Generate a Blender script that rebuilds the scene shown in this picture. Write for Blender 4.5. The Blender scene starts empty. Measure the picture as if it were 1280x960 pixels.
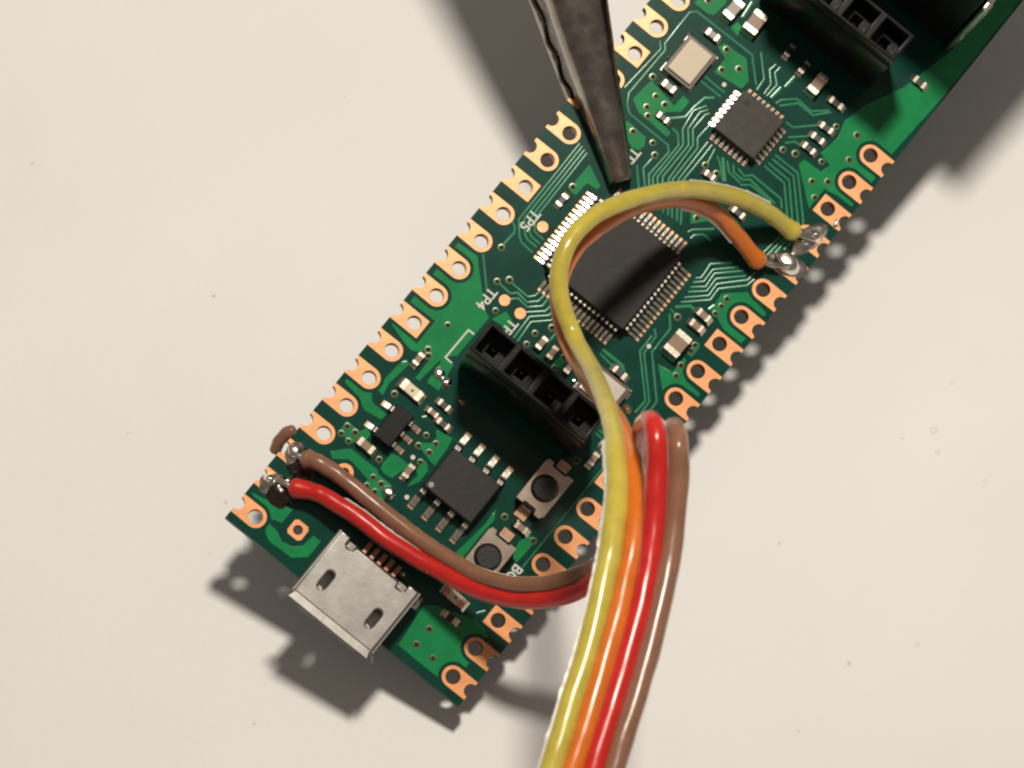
import bpy, bmesh, math, random
from mathutils import Matrix, Vector, noise
random.seed(7)
S = 0.001                     # everything below is modelled in millimetres
scene = bpy.context.scene
col = scene.collection

# ------------------------------------------------------------------ camera, world, lamp, exposure
def mm_matrix(rows):
    m = Matrix(rows)
    for i in range(3):
        m[i][3] *= S
    return m

cam_data = bpy.data.cameras.new("camera")
cam_data.sensor_width = 36.0
cam_data.lens = 140.62
cam_data.clip_start = 0.005
cam_data.clip_end = 5.0
cam_data.dof.use_dof = True
cam_data.dof.focus_distance = 284.4 * S
cam_data.dof.aperture_fstop = 128.0
cam = bpy.data.objects.new("camera", cam_data)
col.objects.link(cam)
cam.matrix_world = mm_matrix(((1.0006, 0.015941, 0.035733, 5.655585), (0.0, 0.91577, -0.398433, -117.145224), (-0.039379, 0.397891, 0.916459, 268.242127), (0, 0, 0, 1)))
scene.camera = cam

world = bpy.data.worlds.new("World")
scene.world = world
world.use_nodes = True
bg = world.node_tree.nodes["Background"]
bg.inputs["Color"].default_value = (1.0, 0.87, 0.77, 1)
bg.inputs["Strength"].default_value = 0.158

lamp_data = bpy.data.lights.new("desk_lamp", "AREA")
lamp_data.shape = "DISK"
lamp_data.size = 0.029
lamp_data.energy = 0.645
lamp_data.color = (1.0, 0.92, 0.812)
lamp = bpy.data.objects.new("desk_lamp", lamp_data)
col.objects.link(lamp)
lamp.location = Vector((35.2, 40.7, 257.0)) * S
lamp.rotation_euler = (Vector((-0.075, 0.0, 0.0)) - lamp.location).to_track_quat("-Z", "Y").to_euler()

vs = scene.view_settings
vs.view_transform = "Standard"
vs.look = "None"
vs.exposure = 0.0
vs.gamma = 1.0
vs.use_curve_mapping = False
scene.cycles.filter_width = 2.3
scene.cycles.max_bounces = 8
scene.cycles.sample_clamp_indirect = 4.0

BOARD = mm_matrix(((0.76697, 0.62599, 0.141043, -15.64976), (-0.579113, 0.769926, -0.268033, -19.248155), (-0.276379, 0.123894, 0.953029, 6.289995), (0, 0, 0, 1)))
BOARD_MM = BOARD @ Matrix.Scale(S, 4)

# ------------------------------------------------------------------ materials
def nodes_of(name):
    m = bpy.data.materials.new(name)
    m.use_nodes = True
    nt = m.node_tree
    return m, nt, nt.nodes["Principled BSDF"]

def material(name, color, metallic=0.0, rough=0.5, vary=0.12, scale=1.5, bump=0.0, bump_scale=6.0,
             coat=0.0, sss=0.0, spec=0.5, rough_vary=0.0, color2=None):
    """procedural material; texture coordinates are the board's millimetres"""
    m, nt, b = nodes_of(name)
    L = nt.links
    tc = nt.nodes.new("ShaderNodeTexCoord")
    n = nt.nodes.new("ShaderNodeTexNoise")
    n.inputs["Scale"].default_value = scale
    n.inputs["Detail"].default_value = 5.0
    n.inputs["Roughness"].default_value = 0.6
    L.new(tc.outputs["Object"], n.inputs["Vector"])
    ramp = nt.nodes.new("ShaderNodeValToRGB")
    c = Vector(color)
    lo = c * (1 - vary)
    hi = Vector(color2) if color2 else c * (1 + vary)
    ramp.color_ramp.elements[0].position = 0.3
    ramp.color_ramp.elements[1].position = 0.7
    ramp.color_ramp.elements[0].color = (*[max(0, v) for v in lo], 1)
    ramp.color_ramp.elements[1].color = (*[min(1, v) for v in hi], 1)
    L.new(n.outputs["Fac"], ramp.inputs["Fac"])
    L.new(ramp.outputs["Color"], b.inputs["Base Color"])
    b.inputs["Metallic"].default_value = metallic
    b.inputs["Roughness"].default_value = rough
    b.inputs["Specular IOR Level"].default_value = spec
    b.inputs["Coat Weight"].default_value = coat
    b.inputs["Coat Roughness"].default_value = 0.15
    if rough_vary:
        mr = nt.nodes.new("ShaderNodeMapRange")
        mr.inputs["To Min"].default_value = max(0.02, rough - rough_vary)
        mr.inputs["To Max"].default_value = min(1, rough + rough_vary)
        L.new(n.outputs["Fac"], mr.inputs["Value"])
        L.new(mr.outputs["Result"], b.inputs["Roughness"])
    if sss:
        b.inputs["Subsurface Weight"].default_value = sss
        b.inputs["Subsurface Radius"].default_value = (0.9, 0.5, 0.3)
        b.inputs["Subsurface Scale"].default_value = 0.0006
    if bump:
        n2 = nt.nodes.new("ShaderNodeTexNoise")
        n2.inputs["Scale"].default_value = bump_scale
        n2.inputs["Detail"].default_value = 6.0
        L.new(tc.outputs["Object"], n2.inputs["Vector"])
        bp = nt.nodes.new("ShaderNodeBump")
        bp.inputs["Strength"].default_value = bump
        bp.inputs["Distance"].default_value = 0.00005
        L.new(n2.outputs["Fac"], bp.inputs["Height"])
        L.new(bp.outputs["Normal"], b.inputs["Normal"])
    return m

M = {
    "mask_dark": material("solder_mask_over_laminate", (0.0034, 0.047, 0.033), rough=0.16, vary=0.20, scale=0.5, bump=0.05, bump_scale=2.5, spec=0.32),
    "mask_copper": material("solder_mask_over_copper", (0.010, 0.215, 0.068), rough=0.16, vary=0.16, scale=0.5, bump=0.05, bump_scale=2.0, spec=0.36),
    "mask_trace": material("solder_mask_over_trace", (0.026, 0.205, 0.098), rough=0.2, vary=0.15, scale=1.0, spec=0.6),
    "laminate_edge": material("laminate_edge", (0.006, 0.055, 0.036), rough=0.55, vary=0.25, scale=4.0),
    "copper": material("bare_copper_pad", (0.86, 0.37, 0.145), metallic=0.16, rough=0.34, vary=0.12, scale=0.7, bump=0.14, bump_scale=8.0, rough_vary=0.06),
    "barrel": material("plated_barrel", (0.45, 0.20, 0.09), metallic=0.8, rough=0.5, vary=0.2, scale=2.0),
    "via_ring": material("tented_via_ring", (0.095, 0.13, 0.055), metallic=0.3, rough=0.3, vary=0.25, scale=3.0),
    "via_hole": material("via_hole", (0.004, 0.004, 0.003), rough=0.8),
    "tin": material("tinned_lead", (0.68, 0.62, 0.54), metallic=1.0, rough=0.23, vary=0.18, scale=3.0, rough_vary=0.06, bump=0.25, bump_scale=5.0),
    "tin_cap": material("tinned_end_cap", (0.74, 0.66, 0.54), metallic=1.0, rough=0.27, vary=0.12, scale=3.0, rough_vary=0.03, bump=0.15, bump_scale=5.0),
    "land": material("tinned_land", (0.55, 0.33, 0.21), metallic=0.8, rough=0.28, vary=0.15, scale=3.0),
    "solder": material("solder", (0.84, 0.80, 0.74), metallic=1.0, rough=0.20, vary=0.08, scale=2.0, bump=0.08, bump_scale=2.5),
    "solder_dull": material("dull_solder", (0.50, 0.455, 0.41), metallic=0.88, rough=0.25, vary=0.35, scale=1.8, bump=0.35, bump_scale=1.6, rough_vary=0.1),
    "flux": material("burnt_flux", (0.022, 0.012, 0.008), rough=0.22, vary=0.5, scale=2.5, bump=0.4, bump_scale=3.0),
    "epoxy": material("black_epoxy_package", (0.023, 0.0205, 0.018), rough=0.50, vary=0.30, scale=1.1, bump=0.5, bump_scale=14.0, spec=0.24, rough_vary=0.06),
    "epoxy_small": material("grey_black_epoxy_package", (0.042, 0.036, 0.030), rough=0.5, vary=0.32, scale=1.3, bump=0.5, bump_scale=14.0, spec=0.26, rough_vary=0.06),
    "black_plastic": material("black_nylon", (0.0065, 0.006, 0.0055), rough=0.30, vary=0.3, scale=2.0, bump=0.15, bump_scale=6.0, spec=0.2),
    "rubber": material("black_button_plastic", (0.014, 0.013, 0.012), rough=0.36, vary=0.25, scale=2.0, bump=0.3, bump_scale=6.0, spec=0.35),
    "steel": material("nickel_plated_shell", (0.61, 0.59, 0.55), metallic=1.0, rough=0.28, vary=0.09, scale=0.7, rough_vary=0.02, bump=0.06, bump_scale=4.0),
    "steel_warm": material("warm_steel_plate", (0.50, 0.42, 0.35), metallic=1.0, rough=0.25, vary=0.08, scale=1.5, rough_vary=0.02, bump=0.06),
    "lid": material("crystal_lid", (0.44, 0.385, 0.30), metallic=0.5, rough=0.6, vary=0.06, scale=1.6, rough_vary=0.03),
    "lid_grey": material("grey_lid", (0.42, 0.37, 0.32), metallic=0.7, rough=0.3, vary=0.06, scale=1.6),
    "ceramic_base": material("dark_ceramic_base", (0.085, 0.045, 0.028), rough=0.4, vary=0.2),
    "cap_brown": material("brown_ceramic", (0.24, 0.145, 0.085), rough=0.42, vary=0.12, scale=2.5, bump=0.15),
    "cap_grey": material("grey_ceramic", (0.30, 0.265, 0.225), rough=0.42, vary=0.12, scale=2.5),
    "resistor": material("black_resistor", (0.018, 0.017, 0.016), rough=0.35, vary=0.2),
    "led": material("pale_lens", (0.74, 0.66, 0.45), rough=0.25, vary=0.08, sss=0.1),
    "silk": material("white_silkscreen", (0.62, 0.64, 0.55), rough=0.6, vary=0.12, scale=5.0),
    "contact": material("copper_contact", (0.50, 0.24, 0.16), metallic=0.8, rough=0.42, vary=0.2),
    "clip": material("tarnished_steel", (0.34, 0.31, 0.27), metallic=1.0, rough=0.26, vary=0.30, scale=0.7, bump=0.3, bump_scale=2.5, rough_vary=0.09),
    "dark_inside": material("dark_plastic_inside", (0.006, 0.006, 0.006), rough=0.6),
}
M["yellow"] = material("yellow_pvc", (0.51, 0.425, 0.065), rough=0.25, vary=0.11, scale=0.7, bump=0.16, bump_scale=1.2, sss=0.35, rough_vary=0.07)
M["orange"] = material("orange_pvc", (0.60, 0.155, 0.014), rough=0.25, vary=0.11, scale=0.7, bump=0.16, bump_scale=1.2, sss=0.35, rough_vary=0.07)
M["red"] = material("red_pvc", (0.52, 0.019, 0.014), rough=0.25, vary=0.11, scale=0.7, bump=0.16, bump_scale=1.2, sss=0.35, rough_vary=0.07)
M["brown"] = material("brown_pvc", (0.245, 0.118, 0.070), rough=0.25, vary=0.11, scale=0.7, bump=0.16, bump_scale=1.2, sss=0.35, rough_vary=0.07)
for k in ("yellow", "orange", "red", "brown"):
    b_ = M[k].node_tree.nodes["Principled BSDF"]
    b_.inputs["Sheen Weight"].default_value = 0.35
    b_.inputs["Sheen Roughness"].default_value = 0.35
    b_.inputs["Sheen Tint"].default_value = (1.0, 0.93, 0.82, 1)
M["clear"] = material("clear_pvc_web", (0.66, 0.60, 0.52), rough=0.32, vary=0.12, scale=1.5, sss=0.5)
for k in ("clear",):
    M[k].node_tree.nodes["Principled BSDF"].inputs["Transmission Weight"].default_value = 0.2

def paper_material():
    m, nt, b = nodes_of("white_paper")
    L = nt.links
    tc = nt.nodes.new("ShaderNodeTexCoord")
    out = None
    def noise_tex(scale, detail=4.0):
        n = nt.nodes.new("ShaderNodeTexNoise")
        n.inputs["Scale"].default_value = scale
        n.inputs["Detail"].default_value = detail
        L.new(tc.outputs["Object"], n.inputs["Vector"])
        return n
    n1 = noise_tex(55.0)
    ramp = nt.nodes.new("ShaderNodeValToRGB")
    ramp.color_ramp.elements[0].position = 0.25
    ramp.color_ramp.elements[1].position = 0.75
    ramp.color_ramp.elements[0].color = (0.765, 0.755, 0.735, 1)
    ramp.color_ramp.elements[1].color = (0.805, 0.795, 0.775, 1)
    L.new(n1.outputs["Fac"], ramp.inputs["Fac"])
    color = ramp.outputs["Color"]
    def spot(x, y, r0, r1, c, amount):
        """a round speck (r0 = 0) or ring-shaped stain"""
        nonlocal color
        d = nt.nodes.new("ShaderNodeVectorMath"); d.operation = "DISTANCE"
        d.inputs[1].default_value = (x * S, y * S, 0)
        L.new(tc.outputs["Object"], d.inputs[0])
        mr = nt.nodes.new("ShaderNodeMapRange"); mr.interpolation_type = "SMOOTHSTEP"
        L.new(d.outputs["Value"], mr.inputs["Value"])
        mr.inputs["From Min"].default_value = r1 * S
        mr.inputs["From Max"].default_value = r1 * 0.6 * S
        fac = mr.outputs["Result"]
        if r0:
            mr2 = nt.nodes.new("ShaderNodeMapRange")
            L.new(d.outputs["Value"], mr2.inputs["Value"])
            mr2.inputs["From Min"].default_value = r0 * 0.5 * S
            mr2.inputs["From Max"].default_value = r0 * S
            mu = nt.nodes.new("ShaderNodeMath"); mu.operation = "MULTIPLY"
            L.new(fac, mu.inputs[0]); L.new(mr2.outputs["Result"], mu.inputs[1])
            fac = mu.outputs[0]
        sc = nt.nodes.new("ShaderNodeMath"); sc.operation = "MULTIPLY"
        sc.inputs[1].default_value = amount
        L.new(fac, sc.inputs[0])
        mx = nt.nodes.new("ShaderNodeMix"); mx.data_type = "RGBA"
        L.new(sc.outputs[0], mx.inputs["Factor"]); L.new(color, mx.inputs["A"])
        mx.inputs["B"].default_value = (*c, 1)
        color = mx.outputs["Result"]
    for (q, r0, r1, c, a) in [
        ((25.76, -4.65), 0.16, 0.36, (0.50, 0.42, 0.24), 0.45), ((25.98, -6.41), 0.1, 0.24, (0.42, 0.38, 0.30), 0.5),
        ((27.26, -0.95), 0.1, 0.22, (0.42, 0.38, 0.30), 0.35), ((19.02, -22.45), 0, 0.2, (0.30, 0.25, 0.18), 0.6),
        ((14.34, -13.29), 0, 0.17, (0.30, 0.25, 0.20), 0.5), ((23.88, -21.14), 0.1, 0.25, (0.42, 0.38, 0.30), 0.4),
        ((23.48, -5.24), 0, 0.16, (0.35, 0.30, 0.22), 0.4), ((-26.97, 7.02), 0, 0.17, (0.22, 0.20, 0.16), 0.65),
        ((-41.05, 18.28), 0, 0.2, (0.34, 0.31, 0.26), 0.45), ((15.31, -27.45), 0, 0.16, (0.36, 0.32, 0.25), 0.4),
        ((-25.61, -9.45), 0, 0.2, (0.34, 0.31, 0.26), 0.5), ((-26.65, -13.46), 0, 0.14, (0.36, 0.32, 0.25), 0.4),
        ((-23.08, -26.35), 0, 0.15, (0.34, 0.3, 0.25), 0.5), ((-32.93, -3.87), 0, 0.12, (0.34, 0.3, 0.25), 0.4),
        ((-17.53, 23.42), 0, 0.11, (0.36, 0.32, 0.25), 0.35), ((29.28, -8.64), 0.08, 0.2, (0.42, 0.38, 0.3), 0.35)]:
        spot(q[0], q[1], r0, r1, c, a * 0.62)
    L.new(color, b.inputs["Base Color"])
    b.inputs["Roughness"].default_value = 0.62
    b.inputs["Specular IOR Level"].default_value = 0.3
    n2 = noise_tex(1400.0, 3.0)
    n3 = noise_tex(90.0, 2.0)
    add = nt.nodes.new("ShaderNodeMath"); add.operation = "MULTIPLY_ADD"
    L.new(n3.outputs["Fac"], add.inputs[0]); add.inputs[1].default_value = 2.0
    L.new(n2.outputs["Fac"], add.inputs[2])
    bp = nt.nodes.new("ShaderNodeBump")
    bp.inputs["Strength"].default_value = 0.22
    bp.inputs["Distance"].default_value = 0.00012
    L.new(add.outputs[0], bp.inputs["Height"])
    L.new(bp.outputs["Normal"], b.inputs["Normal"])
    return m

# ------------------------------------------------------------------ helpers
def link(name, mesh, mats, parent=None, loc=(0, 0, 0), rz=0.0, smooth=False):
    if not isinstance(mats, (list, tuple)):
        mats = [mats]
    if mesh is not None and not mesh.materials:
        for m in mats:
            mesh.materials.append(M[m] if isinstance(m, str) else m)
        if smooth:
            mesh.polygons.foreach_set("use_smooth", [True] * len(mesh.polygons))
    o = bpy.data.objects.new(name, mesh)
    col.objects.link(o)
    if parent is not None:
        o.parent = parent
    o.location = (loc[0], loc[1], loc[2] if len(loc) > 2 else 0.0)
    o.rotation_euler = (0, 0, rz)
    return o

def pydata(name, verts, faces):
    me = bpy.data.meshes.new(name)
    me.from_pydata(verts, [], faces)
    me.update()
    return me

def thing(name, label, category):
    e = bpy.data.objects.new(name, None)
    col.objects.link(e)
    e.empty_display_size = 5.0
    e.matrix_world = BOARD_MM
    e["label"] = label
    e["category"] = category
    return e

def group_node(name, parent, loc=(0, 0, 0), rz=0.0):
    e = bpy.data.objects.new(name, None)
    col.objects.link(e)
    e.parent = parent
    e.empty_display_size = 1.0
    e.location = (loc[0], loc[1], loc[2] if len(loc) > 2 else 0.0)
    e.rotation_euler = (0, 0, rz)
    return e

def box_mesh(name, sx, sy, sz, bevel=0.05, z0=0.0, seg=2, taper=0.0):
    """box standing on z0; taper narrows the top by that many millimetres a side"""
    bm = bmesh.new()
    bmesh.ops.create_cube(bm, size=1.0)
    for v in bm.verts:
        t = taper if v.co.z > 0 else 0.0
        v.co = Vector((v.co.x * (sx - 2 * t), v.co.y * (sy - 2 * t), (v.co.z + 0.5) * sz + z0))
    if bevel:
        bmesh.ops.bevel(bm, geom=bm.edges[:], offset=bevel, segments=seg, affect="EDGES", profile=0.6)
    me = bpy.data.meshes.new(name)
    bm.to_mesh(me); bm.free()
    return me

def plate_mesh(name, outer, holes=(), z0=0.0, th=0.03, bevel=0.0):
    """flat plate with holes, cut from outlines in millimetres"""
    cu = bpy.data.curves.new(name, "CURVE")
    cu.dimensions = "2D"
    cu.fill_mode = "BOTH"
    cu.extrude = max(0.0001, th / 2 - bevel)
    cu.bevel_depth = bevel
    cu.bevel_resolution = 1
    cu.offset = -bevel
    for loop in [outer, *holes]:
        sp = cu.splines.new("POLY")
        sp.points.add(len(loop) - 1)
        for p, q in zip(sp.points, loop):
            p.co = (q[0], q[1], 0, 1)
        sp.use_cyclic_u = True
    ob = bpy.data.objects.new("tmp", cu)
    col.objects.link(ob)
    dg = bpy.context.evaluated_depsgraph_get()
    me = bpy.data.meshes.new_from_object(ob.evaluated_get(dg))
    bpy.data.objects.remove(ob)
    bpy.data.curves.remove(cu)
    me.name = name
    me.materials.clear()
    for v in me.vertices:
        v.co.z += z0 + th / 2
    return me

def circle(x, y, r, n=20, a0=0.0):
    return [(x + r * math.cos(a0 + 2 * math.pi * i / n), y + r * math.sin(a0 + 2 * math.pi * i / n)) for i in range(n)]

def disc_mesh(name, r, h, n=24, bevel=0.0, z0=0.0):
    rings = [(r, z0), (r, z0 + h - bevel), (r - bevel, z0 + h)] if bevel else [(r, z0), (r, z0 + h)]
    v, f = [], []
    for (rr, z) in rings:
        v += [(rr * math.cos(2 * math.pi * i / n), rr * math.sin(2 * math.pi * i / n), z) for i in range(n)]
    for k in range(len(rings) - 1):
        for i in range(n):
            j = (i + 1) % n
            f.append((k * n + i, k * n + j, (k + 1) * n + j, (k + 1) * n + i))
    f.append(tuple(range((len(rings) - 1) * n, len(rings) * n)))
    return pydata(name, v, f)

def ribbon_mesh(name, pts, w, z=0.004, h=0.034):
    """a trace: low rounded ridge that follows a polyline with mitred corners"""
    prof = [(-0.5, 0.0), (-0.36, 0.7), (-0.13, 1.0), (0.13, 1.0), (0.36, 0.7), (0.5, 0.0)]
    P2 = [Vector((p[0], p[1])) for p in pts]
    v, f = [], []
    for i, p in enumerate(P2):
        d0 = (p - P2[i - 1]).normalized() if i else None
        d1 = (P2[i + 1] - p).normalized() if i < len(P2) - 1 else None
        if d0 is None: d0 = d1
        if d1 is None: d1 = d0
        t = d0 + d1
        t = t.normalized() if t.length > 1e-6 else d1
        nrm = Vector((-t.y, t.x))
        k = 1.0 / max(0.5, nrm.dot(Vector((-d1.y, d1.x))))
        for (s, q) in prof:
            c = p + nrm * (s * w * k)
            v.append((c.x, c.y, z + q * h))
    m = len(prof)
    for i in range(len(P2) - 1):
        for j in range(m - 1):
            a = i * m + j
            f.append((a, a + 1, a + m + 1, a + m))
    return pydata(name, v, f)

def spline(pts, per=10):
    """Catmull-Rom through the points"""
    P3 = [Vector(p) for p in pts]
    P3 = [P3[0] * 2 - P3[1]] + P3 + [P3[-1] * 2 - P3[-2]]
    out = []
    for i in range(1, len(P3) - 2):
        a, b, c, d = P3[i - 1:i + 3]
        for k in range(per):
            t = k / per
            out.append(0.5 * ((2 * b) + (c - a) * t + (2 * a - 5 * b + 4 * c - d) * t * t + (3 * b - a - 3 * c + d) * t ** 3))
    out.append(P3[-2])
    return out

def tube_mesh(name, path, rad, seg=16, caps=True, wob=0.0, seed=0):
    """round tube along a path; rad is a number or a function of 0..1"""
    n = len(path)
    v, f = [], []
    t0 = (path[1] - path[0]).normalized()
    u = t0.orthogonal().normalized()
    for i, p in enumerate(path):
        t = (path[min(i + 1, n - 1)] - path[max(i - 1, 0)]).normalized()
        u = (u - t * u.dot(t)).normalized()
        w = t.cross(u)
        r = rad(i / (n - 1)) if callable(rad) else rad
        for k in range(seg):
            a = 2 * math.pi * k / seg
            rr = r * (1 + wob * noise.noise(Vector((i * 0.22, math.cos(a) * 0.8, math.sin(a) * 0.8 + seed))))
            v.append(p + (u * math.cos(a) + w * math.sin(a)) * rr)
    for i in range(n - 1):
        for k in range(seg):
            a = i * seg + k; b = i * seg + (k + 1) % seg
            f.append((a, b, b + seg, a + seg))
    if caps:
        for (i, sgn) in ((0, -1), (n - 1, 1)):
            t = (path[1] - path[0]).normalized() if i == 0 else (path[-1] - path[-2]).normalized()
            r = rad(i / (n - 1)) if callable(rad) else rad
            base = i * seg
            cen = path[i]
            ring = [base + k for k in range(seg)]
            for (fr, dz) in ((0.8, 0.3), (0.4, 0.48)):
                new = []
                for k in range(seg):
                    q = Vector(v[base + k])
                    v.append(cen + (q - cen) * fr + t * sgn * r * dz)
                    new.append(len(v) - 1)
                for k in range(seg):
                    quad = (ring[k], ring[(k + 1) % seg], new[(k + 1) % seg], new[k])
                    f.append(quad if sgn > 0 else quad[::-1])
                ring = new
            f.append(tuple(ring) if sgn > 0 else tuple(ring[::-1]))
    me = pydata(name, [tuple(q) for q in v], f)
    me.polygons.foreach_set("use_smooth", [True] * len(me.polygons))
    return me

def blob_mesh(name, rx, ry, h, lump=0.25, seed=0, n=20, rings=8, sink=0.05, flat=False):
    """a solder mound or drop of flux"""
    v, f = [], []
    for i in range(rings + 1):
        a = (math.pi / 2) * i / rings
        for k in range(n):
            th = 2 * math.pi * k / n
            d = Vector((math.cos(th) * math.cos(a), math.sin(th) * math.cos(a), math.sin(a)))
            s = 1 + lump * noise.noise(d * 1.4 + Vector((seed * 3.1, seed * 1.7, 0)))
            flare = 1 + 0.25 * (1 - math.sin(a)) ** 3
            if flat:
                rho = math.cos(a)
                v.append((d.x * rx * (1 + 0.25 * (s - 1)), d.y * ry * (1 + 0.25 * (s - 1)), -sink + (h + sink) * (1 - rho ** 4.5) * (1 + 0.15 * (s - 1))))
                continue
            v.append((d.x * rx * s * flare, d.y * ry * s * flare, -sink + d.z * (h + sink) * s))
    for i in range(rings):
        for k in range(n):
            a = i * n + k; b = i * n + (k + 1) % n
            f.append((a, b, b + n, a + n))
    f.append(tuple(range(rings * n, (rings + 1) * n)))
    me = pydata(name, v, f)
    me.polygons.foreach_set("use_smooth", [True] * len(me.polygons))
    return me

def gullwing_mesh(name, w, z_top, out0, out1, out2, th, land=0.0):
    """bent lead that leaves a package at y = 0 and points to +y; tin first, land second"""
    prof = [(-0.15, z_top), (out0 * 0.75, z_top), (out0, z_top - th * 0.35), (out1 - 0.06, th + 0.05 + (out2 - out1) * 0.17), (out1 + 0.04, th + 0.05 + (out2 - out1) * 0.13), (out2, th + 0.05)]
    v, f, mi = [], [], []
    n = len(prof)
    for (y, z) in prof:
        v += [(-w / 2, y, z), (w / 2, y, z)]
    for i, (y, z) in enumerate(prof):
        if i == 0:
            dy, dz = 0, -th
        elif i == n - 1:
            dy, dz = 0, -th
        else:
            ay, az = prof[i + 1][0] - prof[i - 1][0], prof[i + 1][1] - prof[i - 1][1]
            l = math.hypot(ay, az); dy, dz = az / l * th, -ay / l * th
        v += [(-w / 2, y + dy, z + dz), (w / 2, y + dy, z + dz)]
    for i in range(n - 1):
        a, b = 2 * i, 2 * n + 2 * i
        f += [(a, a + 1, a + 3, a + 2), (b, b + 2, b + 3, b + 1), (a, a + 2, b + 2, b), (a + 1, b + 1, b + 3, a + 3)]
    e = 2 * (n - 1)
    f += [(e, e + 1, 2 * n + e + 1, 2 * n + e)]
    mi = [0] * len(f)
    if land:
        k = len(v)
        y0, y1, hw, z = out1 - 0.12, out2 + land, w * 0.62, 0.05
        v += [(-hw, y0, 0), (hw, y0, 0), (hw, y1, 0), (-hw, y1, 0), (-hw * .9, y0, z), (hw * .9, y0, z), (hw * .85, y1 - .04, z * .7), (-hw * .85, y1 - .04, z * .7)]
        f += [(k + 4, k + 5, k + 6, k + 7), (k, k + 1, k + 5, k + 4), (k + 1, k + 2, k + 6, k + 5), (k + 2, k + 3, k + 7, k + 6), (k + 3, k, k + 4, k + 7)]
        mi += [1] * 5
    me = pydata(name, v, f)
    me.materials.append(M["tin"]); me.materials.append(M["land"])
    me.polygons.foreach_set("material_index", mi)
    return me

# ------------------------------------------------------------------ the surface below
paper_me = pydata("paper_sheet", [(-0.7, -0.7, 0), (0.7, -0.7, 0), (0.7, 0.7, 0), (-0.7, 0.7, 0)], [(0, 1, 2, 3)])
paper = link("paper_tabletop", paper_me, paper_material())
paper["kind"] = "structure"
paper["label"] = "warm white paper surface with faint specks below the board"
# ------------------------------------------------------------------ circuit board
board = thing("circuit_board", "green circuit board with bare copper edge pads, black chips and micro USB socket", "circuit board")
HALF, Y0, Y1, TH = 10.5, -1.37, 72.5, 1.0
ROW, PITCH, HOLE = 8.89, 2.54, 0.535
EDGE = HALF - ROW

outline = [(-HALF, Y0), (HALF, Y0)]
for i in range(20):                                   # right edge, going up, with a half hole at each pin
    y = i * PITCH
    outline += [(HALF - 0.5 * math.sin(a), y - 0.5 * math.cos(a)) for a in [math.pi * k / 10 for k in range(11)]]
outline += [(HALF, Y1), (-HALF, Y1)]
for i in reversed(range(20)):
    y = i * PITCH
    outline += [(-HALF + 0.5 * math.sin(a), y + 0.5 * math.cos(a)) for a in [math.pi * k / 10 for k in range(11)]]
SQ_HOLE, RING_HOLE = (-6.0, 1.15), (-6.03, 6.36)
holes = [circle(s * ROW, i * PITCH, HOLE + 0.005, 24) for s in (-1, 1) for i in range(20)]
holes += [circle(*SQ_HOLE, 0.36), circle(*RING_HOLE, 0.36)]
sub_me = plate_mesh("substrate", outline, holes, z0=-TH, th=TH, bevel=0.0)
sub_me.materials.append(M["mask_dark"]); sub_me.materials.append(M["laminate_edge"])
for p in sub_me.polygons:
    p.material_index = 0 if abs(p.normal.z) > 0.5 else 1
link("substrate", sub_me, "mask_dark", board)

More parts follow.
